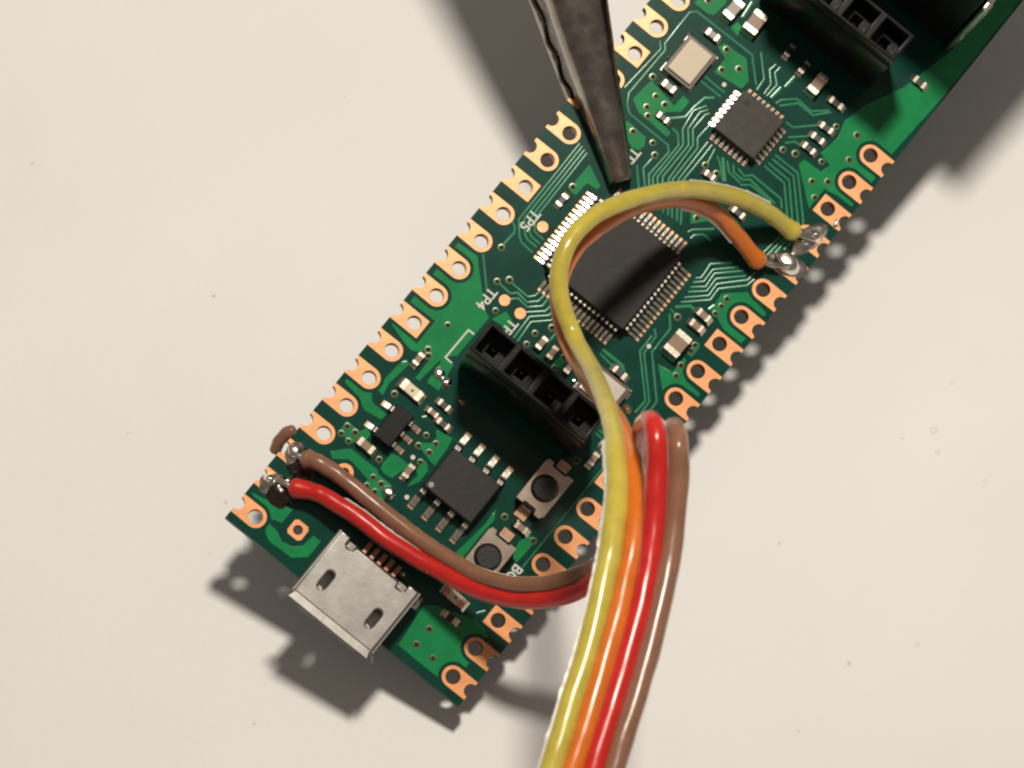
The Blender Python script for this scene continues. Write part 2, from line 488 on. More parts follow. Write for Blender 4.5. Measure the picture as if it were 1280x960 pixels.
# copper under the mask
pours = [
    [(-10.22, 1.19), (-9.21, 1.36), (-8.17, 1.77), (-7.19, 2.07), (-7.19, 0.83), (-7.98, 0.55), (-8.01, 0.24), (-7.02, 0.17), (-6.38, -0.17), (-5.52, 0.02), (-5.03, 0.57), (-4.93, 1.52), (-4.25, 1.56), (-4.24, 0.13), (-5.12, -0.66), (-7.07, -0.74), (-7.71, -0.39), (-7.95, 0.07), (-8.43, 0.4), (-9.24, 0.68)],
    [(-7.77, 6.91), (-6.75, 7.97), (-4.38, 8.0), (-4.08, 7.81), (-2.89, 7.77), (-2.63, 6.37), (-3.5, 6.1), (-4.43, 6.36), (-4.48, 7.05), (-5.7, 7.22), (-6.34, 7.28), (-7.29, 6.58)],
    [(-8.21, 9.33), (-7.01, 9.29), (-6.8, 9.83), (-6.33, 9.7), (-6.26, 9.17), (-6.67, 8.77), (-6.91, 8.35), (-8.12, 8.23)],
    [(-10.14, 11.64), (-9.62, 11.7), (-8.69, 11.73), (-8.1, 11.99), (-7.63, 11.5), (-6.31, 11.48), (-6.37, 10.92), (-7.71, 10.69), (-8.4, 11.01), (-9.18, 11.25), (-9.97, 11.34)],
    [(-10.05, 16.66), (-10.08, 19.15), (-10.07, 21.69), (-10.1, 24.28), (-8.43, 24.39), (-6.3, 22.36), (-5.79, 21.81), (-5.01, 21.48), (-5.06, 17.89), (-5.64, 17.26), (-5.82, 16.67), (-6.01, 14.81), (-6.38, 14.73), (-6.41, 16.48), (-7.22, 16.4), (-7.85, 16.11), (-8.52, 16.22)],
    [(-7.72, 15.4), (-7.29, 15.31), (-7.57, 13.31), (-7.35, 12.32), (-7.86, 12.41), (-8.05, 12.92), (-7.88, 14.97)],
    [(-5.74, 17.1), (-4.84, 17.25), (-4.75, 16.51), (-4.5, 15.1), (-5.55, 15.05)],
    [(-4.27, 9.49), (-3.85, 9.68), (-2.97, 9.67), (-2.63, 9.43), (-3.01, 8.91), (-3.16, 8.2), (-3.78, 8.06), (-4.24, 8.19), (-4.36, 8.61)],
    [(-1.99, 8.36), (-1.5, 9.19), (-1.55, 10.25), (-1.99, 10.62), (-2.27, 10.61), (-2.24, 9.76), (-1.91, 9.44), (-2.0, 9.0)],
    [(-2.96, 12.83), (-1.65, 13.1), (-1.49, 12.35), (-1.38, 10.76), (-1.85, 10.81), (-3.14, 11.15), (-3.11, 11.47), (-2.62, 11.86), (-2.53, 12.38)],
    [(3.88, 11.18), (4.27, 10.41), (4.2, 9.32), (4.22, 6.94), (3.58, 6.93), (3.75, 8.16), (3.92, 9.76)],
    [(6.55, 10.37), (6.89, 11.23), (7.48, 11.12), (7.37, 9.07), (6.9, 9.2)],
    [(4.51, -0.7), (4.16, 2.69), (5.02, 3.24), (7.99, 4.22), (9.06, 3.78), (9.28, -0.72), (8.04, -0.71)],
    [(-6.29, 38.97), (-4.51, 38.86), (-4.16, 38.32), (-4.25, 37.79), (-4.76, 37.59), (-6.25, 38.17)],
    [(-6.96, 40.46), (-6.77, 42.37), (-5.76, 42.22), (-4.32, 41.98), (-4.3, 42.99), (-3.65, 42.92), (-3.67, 41.91), (-4.43, 41.28), (-4.7, 40.6), (-3.23, 40.23), (-3.35, 39.82), (-4.89, 39.91), (-5.99, 39.9)],
    [(-4.59, 47.41), (-4.33, 47.93), (-2.43, 48.06), (-1.28, 46.88), (-1.32, 46.08), (-2.32, 45.94), (-3.65, 45.74), (-3.64, 47.05)],
    [(-7.93, 48.82), (-7.67, 49.81), (-6.47, 51.13), (-6.1, 50.28), (-6.23, 49.02), (-6.62, 48.85)],
    [(-4.74, 49.12), (-4.6, 49.78), (-4.15, 49.69), (-3.94, 48.94)],
    [(5.25, 44.4), (5.35, 44.94), (6.83, 45.03), (7.07, 45.77), (5.96, 46.06), (6.26, 47.76), (5.86, 49.03), (6.31, 50.93), (7.68, 53.76), (8.75, 58.34), (8.78, 63.63), (10.92, 65.42), (10.03, 49.3), (10.19, 46.99), (10.15, 44.38), (8.8, 44.4), (7.96, 44.15), (7.88, 42.27)],
    [(6.76, 33.44), (8.12, 34.71), (10.15, 34.37), (10.14, 33.91), (10.11, 31.8), (9.99, 31.39), (8.57, 31.42), (7.68, 31.81), (6.9, 32.06), (6.83, 32.6)],
    [(6.42, 26.52), (7.54, 26.77), (7.52, 28.1), (7.8, 28.02), (8.11, 27.17), (8.72, 26.85), (10.01, 26.8), (10.1, 26.5), (8.67, 26.44), (8.19, 26.12), (7.78, 25.26)],
    [(7.48, 28.43), (7.48, 29.55), (7.93, 29.62), (7.96, 28.46)],
    [(-6.39, 34.72), (-4.76, 33.96), (-4.84, 33.6), (-5.66, 33.52), (-5.74, 32.32), (-6.23, 32.29), (-6.41, 33.27)],
    [(1.34, 36.69), (1.9, 37.38), (3.11, 37.33), (1.91, 35.96)],
    [(-4.81, 21.5), (-4.37, 22.6), (-3.48, 22.3), (-3.29, 21.34), (-4.07, 21.59)],
    [(0.54, 21.76), (0.7, 22.85), (0.73, 23.54), (1.09, 23.54), (1.23, 22.91), (1.2, 21.85)],
]
def stadium(square, g=0.24):
    if square:
        return [(EDGE + 1, 0.8 + g * .7), (-0.83 - g, 0.8 + g), (-0.83 - g, -0.8 - g), (EDGE + 1, -0.8 - g * .7)]
    return [(EDGE + 1, 0.81 + g * .7)] + [(-0.02 - (0.81 + g) * math.sin(a), (0.81 + g) * math.cos(a)) for a in [math.pi * k / 14 for k in range(15)]] + [(EDGE + 1, -0.81 - g * .7)]
cutters = []
for s_ in (-1, 1):
    for i in range(20):
        cutters.append([(s_ * (ROW + x), i * PITCH + y) for x, y in stadium(i % 5 == 2)])
cutters += [circle(*SQ_HOLE, 0.86, 8, math.pi / 8), circle(*RING_HOLE, 0.92, 24)]
cutters += [circle(*q, 0.57, 20) for q in [(-4.95, 23.14), (-3.5, 23.11), (-6.15, 29.01)]]
cutters += [[(-HALF - 1, -3), (-HALF + 0.33, -3), (-HALF + 0.33, 74), (-HALF - 1, 74)], [(HALF - 0.14, -3), (HALF + 1, -3), (HALF + 1, 74), (HALF - 0.14, 74)]]
def prism(loop, z0, z1):
    n = len(loop)
    return pydata("prism", [(x, y, z0) for x, y in loop] + [(x, y, z1) for x, y in loop],
                  [tuple(range(n))[::-1], tuple(range(n, 2 * n))] + [(i, (i + 1) % n, n + (i + 1) % n, n + i) for i in range(n)])
def inside(p, poly):
    c = False
    for i in range(len(poly)):
        (x1, y1), (x2, y2) = poly[i - 1], poly[i]
        if (y1 > p[1]) != (y2 > p[1]) and p[0] < (x2 - x1) * (p[1] - y1) / (y2 - y1) + x1:
            c = not c
    return c
def crosses(a, b):
    if any(inside(p, b) for p in a) or any(inside(p, a) for p in b):
        return True
    def seg(p, q, r, t):
        o = lambda u, v, w: (v[0] - u[0]) * (w[1] - u[1]) - (v[1] - u[1]) * (w[0] - u[0])
        return o(p, q, r) * o(p, q, t) < 0 and o(r, t, p) * o(r, t, q) < 0
    return any(seg(a[i - 1], a[i], b[j - 1], b[j]) for i in range(len(a)) for j in range(len(b)))
for pl in pours:
    me = plate_mesh("copper_area", pl, z0=0.0, th=0.034, bevel=0.016)
    hit = [c for c in cutters if crosses(pl, c)]
    if hit:
        bm = bmesh.new(); bm.from_mesh(me)
        bmesh.ops.remove_doubles(bm, verts=bm.verts[:], dist=1e-4)
        bmesh.ops.recalc_face_normals(bm, faces=bm.faces[:])
        bm.to_mesh(me); bm.free()
        ob = bpy.data.objects.new("tmp", me); col.objects.link(ob)
        tmp = [ob]
        for c in hit:
            cm = prism(c, -0.5, 0.5)
            bm = bmesh.new(); bm.from_mesh(cm); bmesh.ops.recalc_face_normals(bm, faces=bm.faces[:]); bm.to_mesh(cm); bm.free()
            co = bpy.data.objects.new("tmp_cutter", cm); col.objects.link(co); tmp.append(co)
            md = ob.modifiers.new("cut", "BOOLEAN"); md.operation = "DIFFERENCE"; md.object = co; md.solver = "EXACT"
        me = bpy.data.meshes.new_from_object(ob.evaluated_get(bpy.context.evaluated_depsgraph_get()))
        me.name = "copper_area"; me.materials.clear()
        for t_ in tmp:
            bpy.data.objects.remove(t_)
    link("copper_area", me, "mask_copper", board)

# traces
W1 = 0.17
traces = [
    ([(-7.86, 35.46), (-7.8, 28.36), (-7.02, 27.43), (-6.62, 27.16), (-5.53, 27.09)], W1), ([(-7.58, 35.39), (-7.52, 28.66), (-6.87, 27.85), (-6.45, 27.6), (-5.57, 27.59)], W1),
    ([(-7.31, 35.32), (-7.22, 28.84), (-6.68, 28.16), (-6.38, 27.96), (-5.53, 27.91)], W1), ([(-7.03, 35.25), (-6.94, 29.22), (-6.45, 28.42), (-6.18, 28.35), (-5.49, 28.32)], W1),
    ([(-8.04, 27.93), (-7.66, 27.73), (-7.45, 27.37), (-7.52, 26.27)], W1), ([(-8.23, 24.78), (-7.06, 23.59), (-6.25, 22.76)], W1),
    ([(-5.32, 24.43), (-3.83, 24.39), (-3.47, 24.77), (-3.4, 25.42)], W1), ([(-6.02, 23.85), (-4.94, 23.77), (-4.58, 24.15), (-3.62, 24.04), (-3.05, 24.62), (-2.96, 25.33)], W1),
    ([(-4.73, 23.42), (-4.29, 23.87), (-3.41, 23.77), (-2.62, 24.53), (-2.62, 25.17)], W1), ([(-3.31, 23.37), (-2.21, 24.39), (-2.15, 24.96)], W1),
    ([(-2.76, 21.41), (-2.84, 23.35), (-1.84, 24.29), (-1.8, 24.88)], W1), ([(-2.4, 21.41), (-2.52, 23.13), (-1.45, 24.16), (-1.36, 24.79)], W1),
    ([(4.78, 27.85), (4.79, 26.44), (7.31, 23.91), (7.26, 22.77)], W1), ([(4.59, 28.37), (5.04, 27.99), (5.09, 26.54), (7.56, 24.05), (7.61, 22.98)], W1),
    ([(4.76, 29.92), (5.48, 29.1), (5.49, 26.95), (7.96, 24.38), (8.03, 23.18)], W1),
    ([(2.68, 24.49), (3.88, 24.36)], W1), ([(2.64, 24.82), (4.46, 24.83), (4.9, 24.46)], 0.26),
    ([(4.61, 33.09), (4.93, 33.43), (4.82, 34.61), (5.95, 35.69)], W1), ([(4.66, 32.75), (5.25, 33.31), (5.2, 34.4), (6.52, 35.72)], W1),
    ([(4.74, 32.37), (5.57, 33.09), (5.47, 34.25), (6.95, 35.73)], W1), ([(4.82, 31.99), (5.83, 32.9), (5.79, 34.02), (7.31, 35.55)], W1),
    ([(4.85, 31.49), (6.14, 32.73), (6.07, 33.77), (7.63, 35.43), (7.66, 36.14)], W1), ([(4.88, 31.07), (6.42, 32.56), (6.37, 33.57), (7.83, 35.08), (7.95, 35.77)], W1),
    ([(4.79, 30.54), (5.58, 31.3), (5.96, 31.28)], 0.24), ([(4.59, 30.23), (5.27, 30.11)], W1),
    ([(2.13, 35.39), (2.25, 35.71), (3.46, 36.79)], W1), ([(2.56, 35.14), (2.59, 35.47), (3.09, 35.96), (3.82, 35.96)], W1),
    ([(-3.73, 36.86), (-2.58, 35.63), (-1.55, 34.37)], W1), ([(-3.18, 37.92), (-3.23, 36.97), (-2.39, 36.09), (-1.15, 34.7)], W1),
    ([(-0.7, 46.99), (-2.3, 48.55), (-7.35, 48.47), (-7.72, 48.08), (-7.68, 45.12), (-7.35, 44.79), (-7.43, 40.6), (-6.98, 39.84), (-6.45, 39.45), (-2.9, 39.44), (-2.53, 39.07), (-2.63, 36.86), (-0.93, 34.89)], W1),
    ([(-8.09, 45.08), (-7.65, 44.61), (-7.91, 40.73)], W1), ([(-9.12, 48.44), (-8.08, 48.54)], W1),
    ([(-3.44, 40.59), (-2.91, 40.57), (-2.3, 39.94), (-2.3, 36.91), (-0.7, 35.07)], W1),
    ([(-2.53, 43.47), (-3.03, 42.6), (-2.8, 41.04), (-2.05, 40.15), (-2.04, 37.13), (-0.48, 35.26)], W1), ([(-2.26, 43.32), (-2.6, 42.81), (-2.51, 41.29), (-1.74, 40.41), (-1.75, 37.37), (-0.11, 35.34)], W1),
    ([(-2.01, 43.19), (-2.2, 42.87), (-2.24, 41.51), (-1.49, 40.61), (-1.34, 37.56), (0.27, 35.43)], W1), ([(-1.49, 42.44), (-1.58, 41.23), (-1.11, 40.63), (-1.08, 37.7), (0.63, 35.43)], W1),
    ([(-0.82, 41.48), (-0.77, 38.0), (1.01, 35.51)], W1), ([(-0.45, 41.48), (-0.44, 40.73), (-0.47, 38.13), (1.41, 35.47)], W1),
    ([(-4.09, 40.95), (-3.19, 41.86), (-3.17, 42.79), (-2.98, 43.86), (-2.45, 44.31)], 0.22),
    ([(-0.11, 41.39), (0.05, 40.57), (0.11, 40.21)], W1), ([(0.35, 41.09), (0.86, 40.76), (1.83, 39.9)], W1), ([(0.73, 41.25), (1.92, 39.97)], 0.28),
    ([(1.12, 41.27), (1.71, 40.71), (2.83, 40.61)], W1), ([(1.64, 41.33), (1.98, 40.93), (2.86, 40.9), (3.2, 41.26), (5.75, 41.03)], W1),
    ([(2.11, 41.34), (2.74, 41.18), (3.14, 41.62), (5.83, 41.59), (6.32, 41.05)], W1), ([(2.92, 40.49), (3.52, 40.99), (5.51, 40.95)], W1),
    ([(3.39, 42.71), (5.29, 42.65), (6.68, 41.2), (7.53, 40.17), (7.26, 37.68)], W1), ([(3.49, 43.06), (5.43, 43.04), (7.22, 41.12), (7.84, 40.43), (7.59, 37.73)], W1),
    ([(3.54, 43.47), (5.5, 43.48), (7.65, 41.24), (8.08, 40.78), (7.89, 37.82)], W1), ([(3.53, 43.85), (5.6, 43.86), (7.94, 41.49), (8.42, 40.91), (8.22, 37.87)], W1),
    ([(2.62, 46.25), (3.28, 46.26), (4.49, 47.46)], W1), ([(3.46, 45.46), (4.53, 46.46)], W1), ([(3.53, 44.99), (4.04, 45.53), (4.47, 45.58)], W1),
    ([(-1.92, 49.11), (-0.52, 47.71), (-0.44, 46.75)], W1), ([(0.15, 46.85), (0.09, 47.73), (-0.63, 48.5), (-0.52, 49.12)], W1), ([(0.39, 46.83), (0.47, 47.96), (-0.19, 48.56), (-0.17, 49.15)], W1),
    ([(0.71, 46.94), (0.8, 48.01)], 0.3), ([(1.0, 48.22), (1.08, 49.31)], 0.28),
    ([(1.25, 46.86), (1.36, 47.29), (2.22, 48.09), (3.57, 48.03), (4.54, 48.92)], W1), ([(1.54, 46.87), (2.45, 47.89), (3.86, 47.89), (4.72, 48.92)], W1),
    ([(-3.97, 44.64), (-2.13, 44.65)], W1), ([(-3.96, 45.1), (-2.08, 45.07)], W1), ([(-4.7, 51.61), (-4.55, 50.28)], 0.3),
    ([(7.93, 18.15), (7.89, 9.06)], 0.12), ([(6.02, 19.83), (6.62, 19.8)], W1), ([(6.05, 20.15), (6.57, 20.13)], W1),
    ([(-4.24, 12.88), (-4.02, 13.14)], 0.25), ([(-7.8, 15.04), (-7.57, 15.3)], 0.2), ([(7.39, 4.52), (7.77, 5.04)], 0.2), ([(5.36, 11.14), (5.64, 11.52)], 0.16),
    ([(6.76, 31.95), (6.9, 32.43)], 0.3), ([(-0.64, 22.41), (-0.67, 22.91), (-0.59, 24.46)], 0.2),
]
for (pts, w) in traces:
    link("trace", ribbon_mesh("trace", pts, w), "mask_trace", board, smooth=True)

# vias
ring_v, ring_f = [], []
for (r, z) in ((0.31, 0.0), (0.28, 0.05), (0.18, 0.058), (0.15, 0.038)):
    ring_v += [(r * math.cos(2 * math.pi * i / 14), r * math.sin(2 * math.pi * i / 14), z) for i in range(14)]
for k in range(3):
    ring_f += [(k * 14 + i, k * 14 + (i + 1) % 14, (k + 1) * 14 + (i + 1) % 14, (k + 1) * 14 + i) for i in range(14)]
ring_f.append(tuple(range(42, 56)))
via_me = pydata("via", ring_v, ring_f)
via_me.materials.append(M["via_ring"]); via_me.materials.append(M["via_hole"])
via_me.polygons[-1].material_index = 1  # shallow cup floor, coloured black for the shade of a deep hole
vias = [(-7.93, 9.05), (-7.95, 8.38), (-7.21, 9.05), (-7.21, 8.28), (-6.8, 12.94), (-4.71, 8.63), (-3.21, 12.07), (-3.17, 11.15), (-2.32, 12.03), (-2.29, 11.26), (-2.34, 10.33), (-4.25, 7.39), (-4.21, 6.62), (-3.51, 7.37), (-3.52, 6.67), (-6.96, 19.17), (-6.94, 16.93), (-6.64, 16.59), (-7.49, 25.96), (-6.2, 23.85), (-5.59, 24.5), (-4.98, 22.14), (-1.11, 23.74), (-1.79, 22.66), (-1.76, 21.67), (0.86, 22.64), (0.82, 21.59), (5.37, 30.08), (7.57, 29.28), (7.61, 28.77), (7.7, 27.5), (7.89, 26.69), (7.29, 33.38), (7.3, 32.71), (7.3, 32.01), (-3.84, 38.85), (-3.17, 38.24), (-5.47, 38.59), (0.09, 40.01), (1.09, 40.04), (-5.8, 40.63), (-5.35, 40.17), (-4.9, 41.6), (-6.83, 42.64), (-5.79, 41.67), (-3.97, 47.65), (-3.31, 46.25), (-2.39, 47.1), (-7.23, 49.64), (3.73, 44.5), (4.6, 44.85), (6.44, 45.62), (6.77, 44.03), (7.68, 44.75), (7.65, 43.22), (7.89, 47.0), (5.67, 48.33), (2.0, 36.59), (-6.29, 32.65), (5.51, 1.55), (5.49, 0.13), (6.99, 0.11), (6.81, 3.11), (7.33, 11.03), (4.69, 11.07), (6.89, 19.36), (6.16, 17.44), (7.23, 48.8)]
for q in vias:
    o = link("via", via_me, "via_ring", board, q)
    k = random.uniform(0.86, 1.04)
    o.scale = (k, k, 1)

# edge pads: round ones, and square ones at the ground pins
def pad_meshes(square):
    inner = -0.80
    if square:
        tail = [(inner, 0.77), (inner, -0.77)]
    else:
        tail = [(-0.02 - 0.785 * math.sin(a), 0.785 * math.cos(a)) for a in [math.pi * k / 14 for k in range(15)]]
    notch = [(EDGE - 0.5 * math.sin(a), -0.5 * math.cos(a)) for a in [math.pi * k / 10 for k in range(11)]]
    shape = [(EDGE + 0.005, 0.77)] + tail + [(EDGE + 0.005, -0.77)] + [(x + 0.003 if i in (0, 10) else x, y) for i, (x, y) in enumerate(notch)]
    me = plate_mesh("pad", shape, [circle(0, 0, HOLE, 24)], z0=0.002, th=0.045, bevel=0.008)
    bm = bmesh.new(); bm.from_mesh(me)
    nf = len(bm.faces)
    def wall(loop, closed):
        vs_ = [(bm.verts.new((x, y, 0.05)), bm.verts.new((x, y, -TH))) for (x, y) in loop]
        for i in range(len(vs_) - (0 if closed else 1)):
            a, b = vs_[i], vs_[(i + 1) % len(vs_)]
            bm.faces.new((a[0], b[0], b[1], a[1])).material_index = 1
    wall(circle(0, 0, HOLE - 0.012, 24), True)
    wall([(EDGE - 0.512 * math.sin(a), -0.512 * math.cos(a)) for a in [math.pi * k / 10 for k in range(11)]], False)
    bm.to_mesh(me); bm.free()
    me.materials.append(M["copper"]); me.materials.append(M["barrel"])
    return me
round_pad = pad_meshes(False)
square_pad = pad_meshes(True)
for s in (-1, 1):
    for i in range(20):
        sq = i % 5 == 2
        link("pad", square_pad if sq else round_pad, ["copper", "barrel"], board, (s * ROW, i * PITCH, 0), 0 if s > 0 else math.pi)

# the two through-hole pads behind the socket
sq_out = [(0.62, 0.42), (0.42, 0.62), (-0.42, 0.62), (-0.62, 0.42), (-0.62, -0.42), (-0.42, -0.62), (0.42, -0.62), (0.62, -0.42)]
o = link("pad", plate_mesh("pad", sq_out, [circle(0, 0, 0.35)], z0=0.002, th=0.045, bevel=0.008), "copper", board, SQ_HOLE)
o = link("pad", plate_mesh("pad", circle(0, 0, 0.66, 28), [circle(0, 0, 0.35)], z0=0.002, th=0.045, bevel=0.008), "copper", board, RING_HOLE)

# bare test points
tp_me = disc_mesh("test_point", 0.41, 0.045, 28, 0.008, 0.002)
for q in [(-4.95, 23.14), (-3.5, 23.11), (-6.15, 29.01)]:
    o = link("test_point", tp_me, "copper", board, q)

# silkscreen
def text(body, q, size, name="silk_text"):
    cu = bpy.data.curves.new(name, "FONT")
    cu.body = body; cu.size = size; cu.extrude = 0.006; cu.offset = 0.018; cu.space_character = 0.98
    ob = bpy.data.objects.new("tmp", cu); col.objects.link(ob)
    me = bpy.data.meshes.new_from_object(ob.evaluated_get(bpy.context.evaluated_depsgraph_get()))
    bpy.data.objects.remove(ob); me.materials.clear()
    link(name, me, "silk", board, (q[0], q[1], 0.052), -math.pi / 2)
text("TP5", (-7.5, 29.65), 1.08)
text("TP4", (-6.37, 23.27), 1.08)
text("TP", (-3.82, 22.46), 1.08)
text("TP", (-4.74, 37.76), 1.08)
text("BOOT", (7.33, 9.04), 1.08)
dot_me = disc_mesh("silk_dot", 0.17, 0.012, 16, 0.0, 0.04)
for q in [(-2.97, 10.26), (-1.53, 7.79), (5.07, 27.12), (-2.51, 45.51)]:
    link("silk_dot", dot_me, "silk", board, q)
link("silk_line", ribbon_mesh("silk_line", [(-5.04, 17.24), (-5.64, 17.26), (-5.6, 19.84), (-5.1, 19.85)], 0.13, z=0.036, h=0.012), "silk", board)

# ------------------------------------------------------------------ chips
def quad_package(name, c, body, h, npin, pitch, pin_me, exit_at, mat, rz=0.0, taper=0.12):
    g = group_node(name, board, (c[0], c[1], 0), rz)
    link("body", box_mesh("body", body, body, h, 0.06, 0.06, 2, taper), mat, g)
    for k in range(4):
        a = k * math.pi / 2
        for i in range(npin):
            t = (i - (npin - 1) / 2) * pitch
            link("pin", pin_me, "tin", g, (exit_at * -math.sin(a) + t * math.cos(a), exit_at * math.cos(a) + t * math.sin(a), 0), a)
    d = disc_mesh("pin_one_mark", 0.22, 0.004, 20, 0.0, h + 0.06)
    link("pin_one_mark", d, "black_plastic", g, (-body / 2 + 0.75, body / 2 - 0.75, 0))
    return g
qpin = gullwing_mesh("pin", 0.20, 0.82, 0.26, 0.50, 1.02, 0.11, 0.30)
quad_package("network_chip", (-0.52, 29.98, 1.0), 7.0, 1.35, 16, 0.4, qpin, 3.48, "epoxy")
npin = gullwing_mesh("pin", 0.22, 0.40, 0.08, 0.16, 0.40, 0.10, 0.14)
quad_package("microcontroller", (0.7, 44.1, 0.6), 3.72, 1.12, 8, 0.42, npin, 1.85, "epoxy_small", taper=0.06)

def dual_package(name, c, sx, sy, h, pins, pin_me, mat, taper=0.12):
    g = group_node(name, board, (c[0], c[1], 0))
    link("body", box_mesh("body", sx, sy, h, 0.07, 0.1, 2, taper), mat, g)
    for (x, y, a) in pins:
        link("pin", pin_me, "tin", g, (x, y, 0), a)
    return g
spin = gullwing_mesh("pin", 0.42, 0.80, 0.30, 0.62, 1.30, 0.16, 0.25)
pins = []
for i in range(4):
    t = (i - 1.5) * 1.27
    pins += [(t, 1.88, 0.0), (t, -1.88, math.pi)]
g = dual_package("flash_chip", (1.0, 10.71, 1.1), 4.5, 3.75, 1.45, pins, spin, "epoxy", 0.16)
link("pin_one_mark", disc_mesh("pin_one_mark", 0.20, 0.004, 20, 0.0, 1.551), "cap_grey", g, (-1.75, -1.35, 0))
tpin = gullwing_mesh("pin", 0.38, 0.62, 0.16, 0.34, 0.72, 0.13, 0.2)
dual_package("regulator", (-5.41, 11.0, 0.7), 1.6, 2.95, 1.05,
             [(0.78, -0.95, -math.pi / 2), (0.78, 0, -math.pi / 2), (0.78, 0.95, -math.pi / 2), (-0.78, -0.95, math.pi / 2), (-0.78, 0.95, math.pi / 2)], tpin, "black_plastic", 0.08)

def crystal(c, sx, sy, lid_mat):
    g = group_node("crystal", board, (c[0], c[1], 0))
    link("base", box_mesh("base", sx, sy, 0.5, 0.05, 0.06), "ceramic_base", g)
    link("lid", box_mesh("lid", sx - 0.42, sy - 0.42, 0.22, 0.10, 0.55, 3, 0.03), lid_mat, g)
    pm = box_mesh("terminal", 0.75, 0.75, 0.09, 0.03, 0.03)
    for a in (-1, 1):
        for b in (-1, 1):
            link("terminal", pm, "solder", g, (a * (sx / 2 - 0.28), b * (sy / 2 - 0.28), 0))
    return g
cg = crystal((-5.42, 45.07, 0.4), 2.55, 3.25, "lid")
for q in [(-6.7, 46.75), (-6.6, 46.1), (-6.69, 44.57)]:
    link("solder_joint", blob_mesh("solder_joint", 0.24, 0.22, 0.22, 0.2, q[0], 14, 5), "solder", board, q)
crystal((4.41, 22.5, 0.4), 3.25, 2.55, "lid_grey")

# ------------------------------------------------------------------ small two-ended parts
_pm = {}
def two_ended(kind, c, l, w, h, along_y, mat, end=0.24):
    """body with a metal end cap and a solder fillet at both ends; runs along x, or along y"""
    key = (kind, l, w, h, mat)
    if key not in _pm:
        body = box_mesh(kind, l - 0.12, w - 0.03, h - 0.03, 0.03, 0.05, 1)
        e = l * end
        fl = 0.22
        hw = w / 2
        x0, x1 = l / 2 - e, l / 2 + 0.02
        v = [(x0, -hw, .05), (x0, hw, .05), (x0, hw, h + .06), (x0, -hw, h + .06),
             (x1 - .03, -hw + .03, h + .06), (x1 - .03, hw - .03, h + .06), (x1, -hw, h + .02), (x1, hw, h + .02),
             (x1 + .03, -hw, h * .45), (x1 + .03, hw, h * .45), (x1 + fl, -hw * 1.05, .05), (x1 + fl, hw * 1.05, .05)]
        f = [(3, 2, 1, 0), (3, 4, 5, 2), (4, 6, 7, 5), (6, 8, 9, 7), (8, 10, 11, 9), (0, 10, 8, 6, 4, 3), (2, 5, 7, 9, 11, 1)]
        _pm[key] = (body, pydata("terminal", v, f))
    body, term = _pm[key]
    rz = math.pi / 2 if along_y else 0.0
    o = link(kind, body, mat, board, (c[0], c[1], 0), rz + random.uniform(-0.05, 0.05))
    for a in (0, math.pi):
        link("terminal", term, "tin_cap", o, (0, 0, 0), a)
    return o
C, R = "capacitor", "resistor"
for (kind, c, l, w, h, ay, mat) in [
    (C, (-5.49, 42.72), 1.05, .52, .5, 0, "cap_grey"), (C, (-5.4, 47.73), 1.05, .52, .5, 0, "cap_grey"),
    (C, (-5.4, 50.13, 0.4), 1.6, .85, .8, 1, "cap_grey"), (C, (-3.58, 50.36, 0.4), 1.7, 1.1, .9, 1, "cap_brown"),
    (R, (-4.41, 40.69), .9, .46, .35, 0, "resistor"), (R, (5.19, 47.7), 1.0, .5, .35, 0, "resistor"),
    (R, (5.16, 46.69), 1.0, .5, .35, 0, "resistor"), (R, (5.12, 45.7), 1.0, .5, .35, 0, "resistor"),
    (C, (2.7, 49.75), 1.6, .85, .8, 1, "cap_brown"), (R, (4.61, 49.59), 1.1, .5, .35, 0, "resistor"),
    (C, (6.73, 31.28, 0.2), 1.05, .55, .5, 0, "cap_brown"), (C, (6.79, 30.36, 0.2), 1.05, .55, .5, 0, "cap_brown"),
    (C, (6.54, 28.4, 0.4), 1.8, 1.25, 1.0, 1, "cap_brown"), (R, (4.64, 24.24), 1.1, .55, .35, 0, "resistor"),
    (C, (-0.99, 22.35), 1.0, .5, .5, 1, "cap_brown"), (C, (0.03, 22.3), 1.0, .5, .5, 1, "cap_brown"), (C, (1.62, 22.24), .95, .5, .5, 1, "cap_grey"),
    (R, (-6.28, 31.34), .95, .5, .35, 1, "resistor"), (C, (-6.02, 8.75, 0.2), 1.3, .62, .55, 0, "cap_brown"), (C, (-2.59, 9.25), 1.05, .52, .5, 1, "cap_brown"),
    (R, (-3.57, 14.5), .95, .5, .35, 0, "resistor"), (R, (-2.78, 13.42), 1.0, .5, .35, 0, "resistor"), (C, (-7.03, 15.9), .95, .5, .5, 1, "cap_brown"),
    (C, (6.08, 11.15), 1.0, .52, .5, 0, "cap_brown"), (C, (7.01, 18.21), 1.0, .52, .5, 1, "cap_brown"), (R, (6.15, 3.08), 1.0, .5, .35, 0, "resistor"),
    (R, (4.07, 38.74), 1.0, .5, .35, 0, "resistor"), (C, (-3.85, 13.57), .8, .42, .4, 0, "cap_brown"),
    (R, (8.36, 54.71), 1.0, .55, .4, 0, "resistor"), (C, (0.78, 39.55), .8, .45, .4, 0, "cap_brown"), (R, (-0.38, 50.47), 1.0, .5, .35, 1, "resistor"), (R, (1.19, 50.17), 1.0, .5, .35, 1, "resistor"),
    (R, (5.55, 23.36), .9, .5, .35, 0, "cap_brown"),
]:
    two_ended(kind, c, l, w, h, ay, mat)
for (c, nm) in (((-6.01, 13.86, 0.4), "led"), ((5.5, 4.39, 0.4), "led")):
    o = two_ended(nm, c, 1.75, .78, .5, 0, "led")
    link("die", disc_mesh("die", 0.09, 0.01, 12, 0.0, 0.53), "via_hole", o, (0.06, 0, 0))

